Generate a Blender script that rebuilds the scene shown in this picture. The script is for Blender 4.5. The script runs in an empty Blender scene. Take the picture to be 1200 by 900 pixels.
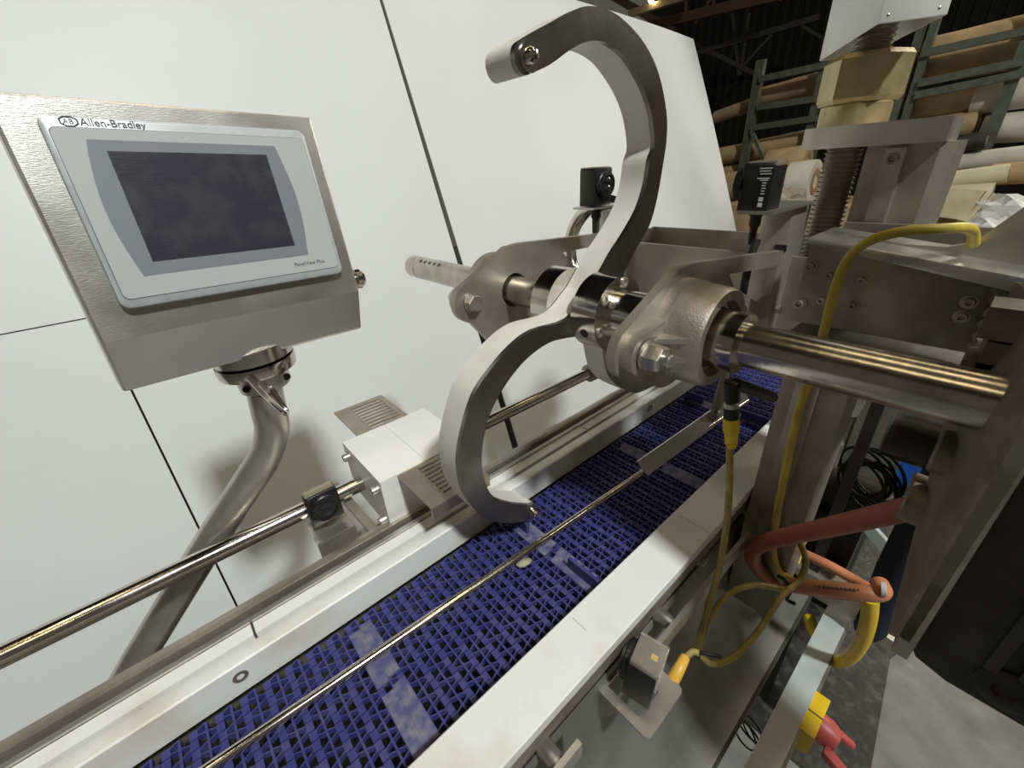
import bpy, bmesh, math, random
from mathutils import Vector, Matrix
random.seed(7)
S = bpy.context.scene
COL = S.collection
PI = math.pi

# ------------------------------------------------------------------ camera
FPX = 491.72                                   # focal length in pixels of the 1200 x 900 frame
CAM = Vector((0, 0, 1.45))
def _axes():
    a = Vector((658, -298, FPX)).normalized()  # world X (along the conveyor) in camera space (right, down, forward)
    b = Vector((-468, -222, FPX)).normalized() # world Y (along the shaft)
    c = a.cross(b).normalized()
    b = c.cross(a).normalized()
    return a, b, c
AX, AY, AZ = _axes()
cam_d = bpy.data.cameras.new('camera')
cam = bpy.data.objects.new('camera', cam_d); COL.objects.link(cam)
cam_d.sensor_fit = 'HORIZONTAL'; cam_d.sensor_width = 36; cam_d.lens = FPX * 36 / 1200
cam_d.clip_start = .02; cam_d.clip_end = 200
r_ = Vector((AX.x, AY.x, AZ.x)); u_ = -Vector((AX.y, AY.y, AZ.y)); b_ = -Vector((AX.z, AY.z, AZ.z))
cam.matrix_world = Matrix(((r_.x, u_.x, b_.x, CAM.x), (r_.y, u_.y, b_.y, CAM.y), (r_.z, u_.z, b_.z, CAM.z), (0, 0, 0, 1)))
S.camera = cam

def at(px, py, **k):
    """world point seen at a photograph pixel on the plane x=, y= or z= (used to read real positions off the photo)"""
    d = Vector((px - 600, py - 450, FPX))
    w = Vector((AX.dot(d), AY.dot(d), AZ.dot(d)))
    ax, v = list(k.items())[0]; i = 'xyz'.index(ax)
    return CAM + w * ((v - CAM[i]) / w[i])

# ------------------------------------------------------------------ world, lamps, exposure
W = bpy.data.worlds.new('world'); S.world = W; W.use_nodes = True
bg = W.node_tree.nodes['Background']
bg.inputs[0].default_value = (1.0, .92, .78, 1); bg.inputs[1].default_value = .085
def area(name, loc, target, size, energy, color, sy=None):
    l = bpy.data.lights.new(name, 'AREA'); l.energy = energy; l.color = color
    l.shape = 'RECTANGLE'; l.size = size; l.size_y = sy or size
    o = bpy.data.objects.new(name, l); COL.objects.link(o); o.location = loc
    o.rotation_euler = (Vector(target) - Vector(loc)).to_track_quat('-Z', 'Y').to_euler()
    return o
area('ceiling_lamp_near', (.02, -2.9, 5.65), (.2, .9, .9), .40, 285, (.95, 1.0, 1.0))
area('ceiling_lamp_far', (3.4, -2.2, 5.2), (2.1, 1.2, 1.2), .35, 12, (.95, 1.0, .98), 1.2)
area('ceiling_lamp_aisle', (7.4, -1.4, 4.6), (3.0, 1.2, 1.4), .5, 120, (1.0, .95, .80), 1.6)
for lx, ly in ((-2.0, -2.2), (1.2, -2.0), (3.2, -2.8), (-1.4, .2), (1.2, .2), (4.2, .2)):
    area('warm_fill_lamp', (lx, ly, 5.8), (lx, ly, 0), .35, 11, (1.0, .80, .48), 1.5)  # unseen warm lamps, added in a grid as ambient fill from above
S.view_settings.view_transform = 'Standard'; S.view_settings.look = 'None'
S.view_settings.exposure = 0.0; S.view_settings.gamma = 1.0; S.view_settings.use_curve_mapping = False

# ------------------------------------------------------------------ materials
def nt(name):
    m = bpy.data.materials.new(name); m.use_nodes = True
    t = m.node_tree; return m, t, t.nodes['Principled BSDF']
def mat(name, col, rough=.5, metal=0.0, noise=0.0, nscale=30, bump=0.0, bscale=200, stretch=None, col2=None,
        lo=.35, hi=.65, spec=.5, coat=0, sss=0, trans=0, emit=None, rvar=0):
    m, t, p = nt(name)
    p.inputs['Base Color'].default_value = (*col, 1); p.inputs['Roughness'].default_value = rough
    p.inputs['Metallic'].default_value = metal; p.inputs['Specular IOR Level'].default_value = spec
    if coat: p.inputs['Coat Weight'].default_value = coat
    if trans: p.inputs['Transmission Weight'].default_value = trans
    if emit: p.inputs['Emission Color'].default_value = (*emit[0], 1); p.inputs['Emission Strength'].default_value = emit[1]
    N = t.nodes.new; L = t.links.new
    tc = N('ShaderNodeTexCoord')
    if noise or col2:
        nz = N('ShaderNodeTexNoise'); nz.inputs['Scale'].default_value = nscale; nz.inputs['Detail'].default_value = 6
        L(tc.outputs['Object'], nz.inputs['Vector'])
        cr = N('ShaderNodeValToRGB'); cr.color_ramp.elements[0].position = lo; cr.color_ramp.elements[1].position = hi
        c2 = col2 or tuple(c * (1 - noise) for c in col)
        cr.color_ramp.elements[0].color = (*col, 1); cr.color_ramp.elements[1].color = (*c2, 1)
        L(nz.outputs['Fac'], cr.inputs['Fac']); L(cr.outputs['Color'], p.inputs['Base Color'])
    if rvar:
        n3 = N('ShaderNodeTexNoise'); n3.inputs['Scale'].default_value = 14; n3.inputs['Detail'].default_value = 5
        L(tc.outputs['Object'], n3.inputs['Vector'])
        mr = N('ShaderNodeMapRange'); mr.inputs['To Min'].default_value = rough - rvar; mr.inputs['To Max'].default_value = rough + rvar
        mr.inputs['From Min'].default_value = .3; mr.inputs['From Max'].default_value = .7
        L(n3.outputs['Fac'], mr.inputs['Value']); L(mr.outputs['Result'], p.inputs['Roughness'])
    if bump:
        mp = N('ShaderNodeMapping'); L(tc.outputs['Object'], mp.inputs['Vector'])
        if stretch: mp.inputs['Scale'].default_value = stretch
        n2 = N('ShaderNodeTexNoise'); n2.inputs['Scale'].default_value = bscale; n2.inputs['Detail'].default_value = 4
        L(mp.outputs['Vector'], n2.inputs['Vector'])
        b = N('ShaderNodeBump'); b.inputs['Strength'].default_value = bump; b.inputs['Distance'].default_value = .002
        L(n2.outputs['Fac'], b.inputs['Height']); L(b.outputs['Normal'], p.inputs['Normal'])
    return m
steel = mat('stainless_steel', (.62, .59, .53), .33, .85, .25, 18, .10, 260, (1, 1, 1), rvar=.08)
brushed = mat('brushed_steel', (.66, .64, .60), .33, .92, .10, 9, .10, 90, (1, 14, 14), rvar=.05)
polished = mat('polished_steel', (.68, .63, .56), .16, 1, .25, 26, .05, 160, rvar=.06)
darksteel = mat('dull_steel', (.42, .38, .31), .45, .62, .35, 14, .15, 180, rvar=.1)
plate_steel = mat('plate_steel', (.52, .47, .40), .40, .72, .30, 10, .12, 200, rvar=.09)
cast = mat('cast_steel', (.52, .47, .40), .45, .8, .25, 40, .35, 520)
blacksteel = mat('black_steel', (.055, .052, .05), .55, .6, .4, 20, .1, 200)  # near-black steel, tone varies at random
brownsteel = mat('weathered_steel', (.27, .23, .18), .55, .6, .35, 25, .2, 300)
uhmw = mat('white_plastic', (.82, .82, .79), .42, 0, 0, 9, .06, 120, None, (.60, .51, .37), .52, .80)
hookwhite = mat('white_lining', (.74, .71, .65), .5, 0, 0, 12, .1, 260, None, (.60, .54, .45), .45, .8)
blockwhite = mat('block_plastic', (.82, .81, .78), .45, 0, 0, 11, .12, 90, None, (.62, .50, .33), .60, .84)
panelwhite = mat('panel_white', (.72, .74, .73), .45, 0, .05, 2.2, .03, 12, spec=.35)
blue = mat('belt_blue', (.046, .044, .185), .42, 0, 0, 26, .12, 400, None, (.085, .080, .20), .45, .75)
bluewear = mat('belt_worn', (.085, .083, .20), .55, 0, 0, 70, .25, 500, None, (.20, .19, .235), .40, .66)
black = mat('black_plastic', (.012, .012, .013), .38, 0, .2, 60, .04, 500)
blackrub = mat('black_rubber', (.010, .010, .011), .6)
yellow = mat('yellow_plastic', (.80, .52, .015), .42)
yellowc = mat('yellow_cable', (.62, .47, .07), .48, 0, .25, 40)
dirtyyel = mat('dirty_yellow_cable', (.44, .34, .10), .55, 0, .35, 50)
orange = mat('orange_hose', (.66, .25, .12), .45, 0, .2, 30)
redhose = mat('red_brown_hose', (.36, .085, .035), .5, 0, .25, 30)
red = mat('red_plastic', (.46, .085, .075), .42)
bronze = mat('bronze', (.56, .43, .22), .42, .6, .3, 30, .15, 300)
gray_l = mat('light_grey_plastic', (.42, .44, .44), .45)
gray_b = mat('silver_grey_bezel', (.46, .48, .49), .38, .25, .1, 80)
gray_m = mat('mid_grey_print', (.19, .205, .225), .45)
screen = mat('screen_glass', (.028, .028, .04), .32, 0, 0, 40, .08, 120, (1, 1, 8), (.055, .052, .065), .4, .75)
inkm = mat('printed_ink', (.06, .06, .065), .5)
whiteink = mat('white_print', (.75, .75, .75), .5)
clear = mat('clear_cover', (.62, .56, .44), .12, 0)
clear.node_tree.nodes['Principled BSDF'].inputs['Alpha'].default_value = .32
amber = mat('amber_plastic', (.75, .42, .06), .4)
kraft = mat('kraft_paper', (.47, .32, .16), .75, 0, .3, 6, .2, 40)
kraft2 = mat('brown_kraft', (.36, .22, .12), .75, 0, .3, 6, .2, 40)
cream = mat('cream_paper', (.66, .59, .41), .7, 0, .15, 6, .1, 40)
pale = mat('pale_roll', (.60, .56, .46), .7, 0, .2, 8, .15, 40)
rackgreen = mat('rack_paint', (.10, .115, .085), .5, .2, .3, 20)
concrete = mat('concrete', (.195, .192, .178), .55, 0, 0, 11, .5, 60, None, (.13, .128, .12), .42, .70, rvar=.15)
grimy = mat('grimy_steel', (.16, .145, .12), .5, .5, .35, 22, .15, 200)
shaft_steel = mat('shaft_steel', (.58, .53, .46), .21, .93, .3, 30, .06, 160, rvar=.07)
mark = mat('scribe_mark', (.42, .40, .34), .6)
ceilm = mat('ceiling_dark', (.02, .018, .016), .8)
wallm = mat('wall_dark', (.016, .0145, .0125), .8, 0, .3, 3)
redsteel = mat('red_primer', (.10, .045, .03), .6)
greypaint = mat('grey_paint', (.50, .53, .51), .42, 0, .12, 18, .1, 100)
panpaint = mat('pan_sheet', (.22, .215, .195), .38, .3, .35, 8, .08, 60)
bluebin = mat('blue_bin', (.02, .12, .55), .4)
navy = mat('navy_cloth', (.012, .015, .03), .8)

# ------------------------------------------------------------------ mesh helpers
class MB:
    def __init__(s): s.bm = bmesh.new()
    def _bev(s, geom, bev, seg=2):
        if bev > 0:
            es = list({e for f in geom for e in f.edges if len(e.link_faces) == 2 and e.calc_face_angle(0) > .5})
            if es: bmesh.ops.bevel(s.bm, geom=es, offset=bev, segments=seg, affect='EDGES', clamp_overlap=True, profile=.5)
    def box(s, a, b, bev=0, M=None):
        x0, x1 = sorted((a[0], b[0])); y0, y1 = sorted((a[1], b[1])); z0, z1 = sorted((a[2], b[2]))
        v = [s.bm.verts.new(p) for p in ((x0,y0,z0),(x1,y0,z0),(x1,y1,z0),(x0,y1,z0),(x0,y0,z1),(x1,y0,z1),(x1,y1,z1),(x0,y1,z1))]
        if M is not None:
            for q in v: q.co = M @ q.co
        f = [s.bm.faces.new([v[i] for i in q]) for q in ((0,3,2,1),(4,5,6,7),(0,1,5,4),(1,2,6,5),(2,3,7,6),(3,0,4,7))]
        s._bev(f, bev); return s
    def hull8(s, bot, top, bev=0):
        n = len(bot)
        b = [s.bm.verts.new(p) for p in bot]; t = [s.bm.verts.new(p) for p in top]
        f = [s.bm.faces.new(b[::-1]), s.bm.faces.new(t)]
        for i in range(n): f.append(s.bm.faces.new((b[i], b[(i+1) % n], t[(i+1) % n], t[i])))
        bmesh.ops.recalc_face_normals(s.bm, faces=f)
        s._bev(f, bev); return s
    @staticmethod
    def p3(ax, p, d):
        return {'x': (d, p[0], p[1]), 'y': (p[0], d, p[1]), 'z': (p[0], p[1], d)}[ax]
    def prism(s, poly, ax, a, b, bev=0, M=None):
        A = [Vector(s.p3(ax, p, a)) for p in poly]; B = [Vector(s.p3(ax, p, b)) for p in poly]
        if M is not None: A = [M @ p for p in A]; B = [M @ p for p in B]
        return s.hull8(A, B, bev)
    def plate(s, outer, holes, ax, a, b):
        """a plate with holes cut through"""
        es = []
        for loop in [outer] + holes:
            vs = [s.bm.verts.new(s.p3(ax, p, a)) for p in loop]
            es += [s.bm.edges.new((vs[i], vs[(i+1) % len(vs)])) for i in range(len(vs))]
        r = bmesh.ops.triangle_fill(s.bm, use_beauty=True, use_dissolve=False, edges=es)
        fs = [g for g in r['geom'] if isinstance(g, bmesh.types.BMFace)]
        e = bmesh.ops.extrude_face_region(s.bm, geom=fs)
        dv = Vector(s.p3(ax, (0, 0), b - a))
        bmesh.ops.translate(s.bm, vec=dv, verts=[g for g in e['geom'] if isinstance(g, bmesh.types.BMVert)])
        bmesh.ops.recalc_face_normals(s.bm, faces=s.bm.faces[:])
        return s
    def lathe(s, p, d, prof, n=28, cap=True):
        """prof: list of (radius, distance along d)"""
        d = Vector(d).normalized(); p = Vector(p)
        u = d.orthogonal().normalized(); w = d.cross(u)
        rings = []
        for r, h in prof:
            c = p + d * h
            rings.append([s.bm.verts.new(c + (u * math.cos(2*PI*i/n) + w * math.sin(2*PI*i/n)) * max(r, 1e-5)) for i in range(n)])
        fs = []
        for k in range(len(rings) - 1):
            A, B = rings[k], rings[k+1]
            for i in range(n): fs.append(s.bm.faces.new((A[i], A[(i+1) % n], B[(i+1) % n], B[i])))
        if cap:
            fs.append(s.bm.faces.new(rings[0][::-1])); fs.append(s.bm.faces.new(rings[-1]))
        return s
    def ring(s, p, d, ro, ri, h0, h1, n=32):
        return s.lathe(p, d, [(ri, h0), (ro, h0), (ro, h1), (ri, h1), (ri, h0)], n, cap=False)
    def cyl(s, p, q, r, n=24, ch=0, r2=None):
        p = Vector(p); q = Vector(q); L = (q - p).length; r2 = r if r2 is None else r2
        pr = [(r, 0), (r2, L)] if not ch else [(r - ch, 0), (r, ch), (r2, L - ch), (r2 - ch, L)]
        return s.lathe(p, q - p, pr, n)
    def tube(s, pts, r, n=10, smooth=6):
        pts = [Vector(p) for p in pts]
        if smooth and len(pts) > 2:
            P = [pts[0]*2 - pts[1]] + pts + [pts[-1]*2 - pts[-2]]; out = []
            for i in range(1, len(P) - 2):
                for j in range(smooth):
                    t = j / smooth
                    out.append(.5*((2*P[i]) + (P[i+1]-P[i-1])*t + (2*P[i-1]-5*P[i]+4*P[i+1]-P[i+2])*t*t + (3*P[i]-P[i-1]-3*P[i+1]+P[i+2])*t**3))
            pts = out + [pts[-1]]
        rings = []; u = None
        for i, p in enumerate(pts):
            d = (pts[min(i+1, len(pts)-1)] - pts[max(i-1, 0)]).normalized()
            u = d.orthogonal().normalized() if u is None else (u - d * u.dot(d)).normalized()
            w = d.cross(u); rr = r(i/(len(pts)-1)) if callable(r) else r
            rings.append([s.bm.verts.new(p + (u*math.cos(2*PI*k/n) + w*math.sin(2*PI*k/n))*rr) for k in range(n)])
        for A, B in zip(rings, rings[1:]):
            for k in range(n): s.bm.faces.new((A[k], A[(k+1) % n], B[(k+1) % n], B[k]))
        s.bm.faces.new(rings[0][::-1]); s.bm.faces.new(rings[-1]); return s
    def hexbolt(s, p, d, r, h, shaft=0, washer=0):
        p = Vector(p); d = Vector(d).normalized()
        if washer: s.lathe(p, d, [(washer, 0), (washer, .0025)], 24); p = p + d*.0025
        s.lathe(p, d, [(r, 0), (r, h*.85), (r*.88, h)], 6)
        if shaft: s.lathe(p, d, [(r*.52, h), (r*.52, h + shaft), (r*.42, h + shaft + .0015)], 16)
        return s
    def caphead(s, p, d, r, h):
        s.lathe(p, d, [(r, 0), (r, h*.8), (r*.9, h), (r*.55, h), (r*.5, h*.45), (0, h*.45)], 18, cap=False); return s
    def build(s, name, m, parent=None, smooth=True, ang=38):
        me = bpy.data.meshes.new(name); s.bm.to_mesh(me); s.bm.free()
        me.materials.append(m)
        if smooth:
            for p in me.polygons: p.use_smooth = True
            me.set_sharp_from_angle(angle=math.radians(ang))
        o = bpy.data.objects.new(name, me); COL.objects.link(o)
        if parent is not None: put(o, parent)
        return o
def put(o, parent):
    w = Matrix.Translation((0, 0, 0)); q = parent
    inv = Matrix.Identity(4)
    while q is not None:
        inv = inv @ Matrix.Translation(-q.location); q = q.parent if q.parent else None
        if q is not None and q.type != 'EMPTY': break
    o.parent = parent
    o.matrix_parent_inverse = inv if parent.type == 'EMPTY' else Matrix.Identity(4)
def tag(o, label=None, cat=None, group=None, kind=None):
    if label: o['label'] = label
    if cat: o['category'] = cat
    if group: o['group'] = group
    if kind: o['kind'] = kind
    return o
def thing(name, label, cat, loc=(0, 0, 0), group=None):
    o = bpy.data.objects.new(name, None); COL.objects.link(o); o.location = loc; o.empty_display_size = .05
    return tag(o, label, cat, group)
def struct(o): o['kind'] = 'structure'; return o
def text(body, size, depth, M, m, parent, name='lettering', align='LEFT'):
    c = bpy.data.curves.new('t', 'FONT'); c.body = body; c.size = size; c.extrude = depth; c.align_x = align
    o = bpy.data.objects.new('t', c); COL.objects.link(o)
    bpy.context.view_layer.update()
    me = bpy.data.meshes.new_from_object(o.evaluated_get(bpy.context.evaluated_depsgraph_get()))
    bpy.data.objects.remove(o); me.transform(M); me.name = name; me.materials.clear(); me.materials.append(m)
    q = bpy.data.objects.new(name, me); COL.objects.link(q); put(q, parent); return q
def circle(cx, cy, r, n=28, a0=0): return [(cx + r*math.cos(a0 + 2*PI*i/n), cy + r*math.sin(a0 + 2*PI*i/n)) for i in range(n)]
def rrect(x0, y0, x1, y1, r, k=5):
    out = []
    for cx, cy, a in ((x1-r, y1-r, 0), (x0+r, y1-r, 90), (x0+r, y0+r, 180), (x1-r, y0+r, 270)):
        for i in range(k+1):
            t = math.radians(a + 90*i/k); out.append((cx + r*math.cos(t), cy + r*math.sin(t)))
    return out
def catmull(P, k=5, closed=False):
    P = [Vector(p) for p in P]; Q = [P[0]*2-P[1]] + P + [P[-1]*2-P[-2]]; out = []
    for i in range(1, len(Q)-2):
        for j in range(k):
            t = j/k
            out.append(.5*((2*Q[i]) + (Q[i+1]-Q[i-1])*t + (2*Q[i-1]-5*Q[i]+4*Q[i+1]-Q[i+2])*t*t + (3*Q[i]-Q[i-1]-3*Q[i+1]+Q[i+2])*t**3))
    return out + [P[-1]]

# ------------------------------------------------------------------ setting
struct(MB().box((-8, -8, -.1), (12, 8, 0)).build('floor', concrete))
struct(MB().box((-8, -8, 7.0), (12, 8, 7.1)).build('ceiling', ceilm))
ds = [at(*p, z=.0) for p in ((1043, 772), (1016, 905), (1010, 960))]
sl_ = MB().hull8([(ds[0].x, ds[0].y, -.01), (ds[2].x, ds[2].y, -.01), (ds[2].x, .9, -.01), (4, .9, -.01), (4, ds[0].y - .9, -.01)], [(ds[0].x, ds[0].y, .003), (ds[2].x, ds[2].y, .003), (ds[2].x, .9, .003), (4, .9, .003), (4, ds[0].y - .9, .003)]).build('dark_floor_patch', mat('dark_floor', (.014, .0135, .0125), .45, 0, 0, 38, .4, 60, None, (.085, .082, .075), .50, .80, rvar=.15))  # thin dark flecked sheet laid over part of the floor
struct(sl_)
wb = struct(MB().box((11.8, -8, 0), (12, 8, 7)).build('wall_back', wallm))
m_ = MB()
for i in range(46): m_.box((11.74, -2 + i*.2, 1.0), (11.8, -1.9 + i*.2, 7))
rb = m_.build('wall_ribs', wallm, wb); rb['kind'] = 'stuff'

# leaning white sheets behind the machine (plane y = 1.25 + .355 z)
K = .355
def sheet(name, x0, x1, s0, s1, label, bulge=0, dx0=0, dx1=0, off=0, dz=0):
    """s along the slope given by heights; a thin curved sheet"""
    m = MB(); nx, nz = 10, 12; th = .006
    grid = [[], []]
    for side in (0, 1):
        for i in range(nx+1):
            row = []
            for j in range(nz+1):
                u, v = i/nx, j/nz
                z = s0 + (s1 - s0)*v - dz*u**2*v
                x = (x0 + dx0*(1-v)) + ((x1 + dx1*(1-v)) - (x0 + dx0*(1-v)))*u
                y = 1.25 + off + K*z + bulge*(u**3)*(v**2) + side*th
                row.append(m.bm.verts.new((x, y, z)))
            grid[side].append(row)
    for i in range(nx):
        for j in range(nz):
            A = grid[0]; B = grid[1]
            m.bm.faces.new((A[i][j], A[i+1][j], A[i+1][j+1], A[i][j+1]))
            m.bm.faces.new((B[i][j], B[i][j+1], B[i+1][j+1], B[i+1][j]))
    A, B = grid
    for j in range(nz):
        m.bm.faces.new((A[0][j], A[0][j+1], B[0][j+1], B[0][j])); m.bm.faces.new((A[nx][j], B[nx][j], B[nx][j+1], A[nx][j+1]))
    for i in range(nx):
        m.bm.faces.new((A[i][0], B[i][0], B[i+1][0], A[i+1][0])); m.bm.faces.new((A[i][nz], A[i+1][nz], B[i+1][nz], B[i][nz]))
    return tag(m.build(name, panelwhite, smooth=True), label, 'panel', 'white sheets leaning behind the machine')
sheet('plastic_sheet', -1.42, -.158, .0, 1.143, 'lower left white plastic sheet, below the faint horizontal joint')
sheet('plastic_sheet', -1.42, -.158, 1.147, 2.30, 'upper left white plastic sheet, seen beside the control panel corner')
sheet('plastic_sheet', -.152, 1.075, .0, 2.30, 'middle white plastic sheet behind the control panel and its bent post', dx1=-.016)
sheet('plastic_sheet', 1.087, 3.80, .0, 2.27, 'wide white plastic sheet behind the curved hooks, its right corner bowed', bulge=.10, dx0=.012, dz=.02)

# ------------------------------------------------------------------ conveyor frame
X0, X1 = -.50, 2.3
cv = thing('conveyor', 'long conveyor bed with white plastic side rails and steel sides', 'conveyor', (.5, .35, 0))
MB().prism([(.460,.890),(.4815,.890),(.4815,.9365),(.4795,.938),(.462,.938),(.460,.936)], 'x', X0, X1).build('inner_guard', uhmw, cv)
xs = [X0, -.055, .60, 1.25, X1]
for i in range(4):
    MB().box((xs[i]+.0015, .4885, .90), (xs[i+1]-.0015, .5075, .9375), .001).build('wear_strip', uhmw, cv)
MB().box((X0, .4815, .89), (X1, .4885, .929)).build('groove_bar', brownsteel, cv)
MB().box((X0, .5085, .86), (X1, .5155, .9415), .0015).build('steel_lip', steel, cv)
MB().box((X0, .5155, .905), (X1, .5395, .912)).build('channel_floor', grimy, cv)
MB().prism([(.5395,.905),(.5395,.932),(.5565,.932),(.5565,.80),(.551,.80),(.551,.905)], 'x', X0, X1, .0012).build('outer_channel', plate_steel, cv)
MB().prism([(.174,.906),(.236,.906),(.236,.929),(.2345,.9305),(.1735,.9305),(.172,.929)], 'x', X0, 1.6).build('outer_guard', uhmw, cv)
MB().box((X0, .1735, .885), (1.6, .179, .9085), .001).build('edge_strip', brownsteel, cv)
MB().box((X0, .187, .60), (1.6, .193, .905)).build('side_plate', plate_steel, cv)
MB().box((X0, .50, .60), (X1, .507, .86)).build('far_side_plate', plate_steel, cv)
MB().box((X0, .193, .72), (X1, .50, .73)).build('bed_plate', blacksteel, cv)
for px, py in ((282, 793), (762, 478)):
    p = at(px, py, y=.4595)
    MB().lathe(p + Vector((0, .002, 0)), (0, -1, 0), [(.0085, 0), (.0085, .0024), (.0045, .0024), (.004, .0012), (0, .0012)], 20, cap=False).build('countersunk_screw', darksteel, cv)
for (px, py), ya, yb in (((673, 726), .205, .228), ((803, 608), .176, .225)):
    p = at(px, py, z=.9305)
    MB().box((p.x-.0005, ya, .9298), (p.x+.0005, yb, .93065)).build('rail_joint', mark, cv)
for px, py in ((820, 655), (883, 603), (878, 585)):
    p = at(px, py, y=.186)
    MB().hexbolt(p, (0, -1, 0), .0085, .008, washer=.011).build('hex_bolt', steel, cv)
# flat side bars on stand-off studs
fb = MB().box((.285, .150, .833), (.78, .157, .862), .001).build('flat_bar', brushed, cv)
MB().box((.03, .150, .83), (.19, .157, .861), .001).build('flat_bar', brushed, cv)
for x in (.16, .40, .70): MB().cyl((x, .157, .846), (x, .187, .846), .011, 16, .001).build('standoff', steel, cv)
MB().hexbolt((.125, .150, .845), (0, -1, 0), .008, .006).build('hex_bolt', steel, cv)
# sloping drip pan beside the bed
prof = [(.185,.84),(.180,.74),(.165,.64),(.140,.565),(.115,.525),(.088,.505),(.068,.498),(.064,.503),(.064,.485)]
pp = [(a, b) for a, b in prof] + [(a-.002, b-.003) for a, b in prof[::-1]]
pan = tag(MB().prism(pp, 'x', -.2, .93).build('drip_pan', panpaint), 'grey curved sheet metal trough below the right conveyor side', 'pan')
# lower stand rails
fr = thing('stand_rail', 'pale grey square tube of the lower stand, lowest at right', 'rail', (.5, .01, .42))
MB().box((.30, -.012, .42), (1.0, .032, .46), .003).build('tube', greypaint, fr)
MB().box((.30, -.018, .39), (1.0, -.012, .455), .001).build('angle_strip', brownsteel, fr)
MB().box((.93, -.012, 0), (.98, .032, .42), .003).build('leg', greypaint, fr)
MB().box((.32, -.012, 0), (.37, .032, .42), .003).build('leg', greypaint, fr)
cr = thing('cross_brace', 'dark steel cross member under the conveyor beside the orange hose', 'frame', (.95, .06, .3))
MB().box((.93, -.02, .50), (1.0, .20, .56), .002).build('bar', darksteel, cr)
MB().box((.93, .15, 0), (1.0, .20, .56), .002).build('leg', blacksteel, cr)
MB().box((1.15, -.12, .30), (1.20, .16, .36), .002).build('bar', darksteel, cr)

# ------------------------------------------------------------------ belt
bt = thing('conveyor_belt', 'dark blue modular plastic mesh conveyor belt', 'belt', (.5, .34, .9))
PIT, PY, NY, YB = .0258, .0236, 9, .2345
def row_mesh():
    """one row of open grid links: a cross bar with A shaped links reaching to the hinge on both sides"""
    m = MB(); H = PIT/2
    m.box((-.0013, YB, -.0085), (.0013, YB + NY*PY, 0))
    for k in range(NY):
        for sgn, ph in ((1, .25), (-1, .75)):
            y = YB + (k + ph)*PY
            x0, x1, x2 = sgn*.001, sgn*(H - .0042), sgn*(H + .0038)
            for q in (-1, 1):
                ya, yb = y + q*.0060, y + q*.0030
                w = .0009
                m.hull8([(x0, ya-w, -.009), (x1, yb-w, -.009), (x1, yb+w, -.009), (x0, ya+w, -.009)],
                        [(x0, ya-w, -.0003), (x1, yb-w, -.0003), (x1, yb+w, -.0003), (x0, ya+w, -.0003)])
            m.box((x1, y-.0052, -.010), (x2, y+.0052, -.0010))
    return m
base = row_mesh().build('belt_module', blue, bt, smooth=False)
n = 0; used_flat = used_base = False
xr = -.36
rows = []
while xr < 1.9:
    rows.append(xr); xr += PIT
fi = [min(range(len(rows)), key=lambda i: abs(rows[i]-v)) for v in (-.26, .045, .34, .64, .94, 1.24, 1.54)]
for i, x in enumerate(rows):
    if not used_base: o = base; used_base = True
    else:
        o = base.copy(); COL.objects.link(o); o.parent = bt; o.matrix_parent_inverse = base.matrix_parent_inverse.copy()
    o.location = (x, 0, .9)
    if i in fi:                                 # closed top tiles where a pusher row sits
        for y0, y1 in ((YB + .012, YB + .098), (YB + .106, YB + NY*PY - .014)):
            for k in range(2):
                xa = x - PIT*.62 + k*PIT*.62
                MB().box((xa, y0 + .004*k, .896), (xa + PIT*.61, y1 - .004*(1-k), .9006), .0006).build('tile', bluewear, bt)
m_ = MB()
for x in rows: m_.cyl((x + PIT/2, YB, .895), (x + PIT/2, YB + NY*PY + .003, .895), .002, 6)
q = m_.build('hinge_rods', blackrub, bt); q['kind'] = 'stuff'
for i in (fi[2], fi[4]):
    x = rows[i]
    for y0, y1 in ((.243, .300), (.392, .437)):
        m = MB().box((x-.006, y0, .8995), (x-.001, y1, .921), .001)
        for k in range(4): m.box((x-.001, y0 + .006 + k*(y1-y0-.015)/3, .8995), (x+.006, y0 + .009 + k*(y1-y0-.015)/3, .918))
        m.build('flight', blue, bt)
# crumbs on the belt
p = at(614, 660, z=.903)
m_ = MB().lathe(p, (.3, .2, 1), [(.004, -.004), (.0105, -.001), (.0115, .0015), (.006, .005), (0.001, .006)], 9)
for v in m_.bm.verts: v.co = p + Vector(((v.co - p).x*1.3, (v.co - p).y*.8, (v.co - p).z))
tag(m_.build('food_scrap', mat('dried_crumb', (.42, .40, .26), .7, 0, .2, 60)), 'pale flat dried scrap lying on the belt by the rod', 'scrap')

# thin guide rod and its bent guide plate
gr = thing('guide_rod', 'thin round steel rod running lengthwise over the blue belt', 'rod', (.3, .34, .92))
g0, g1 = at(245, 900, z=.922), at(849, 488, z=.922)
d = (g1 - g0).normalized()
MB().cyl(g0 - d*.25, g1 + d*.1, .0062, 16).build('rod', polished, gr)
q0, q1 = at(754, 549, z=.934), at(850, 480, z=.934)
dx = (q1 - q0).normalized()
MB().hull8([q0 + Vector((0,-.010,-.012)), q1 + dx*.1 + Vector((0,-.010,-.012)), q1 + dx*.1 + Vector((0,-.0075,-.013)), q0 + Vector((0,-.0075,-.013))],
           [q0 + Vector((-.006,.010,.014)), q1 + dx*.1 + Vector((0,.010,.014)), q1 + dx*.1 + Vector((0,.0125,.013)), q0 + Vector((-.006,.0125,.013))]).build('guide_plate', brushed, gr)
MB().prism([(.815,.925),(.86,.925),(.86,1.03),(.85,1.14),(.83,1.14),(.835,1.03)], 'y', .318, .328, .001).build('hanger', darksteel, gr)

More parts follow.
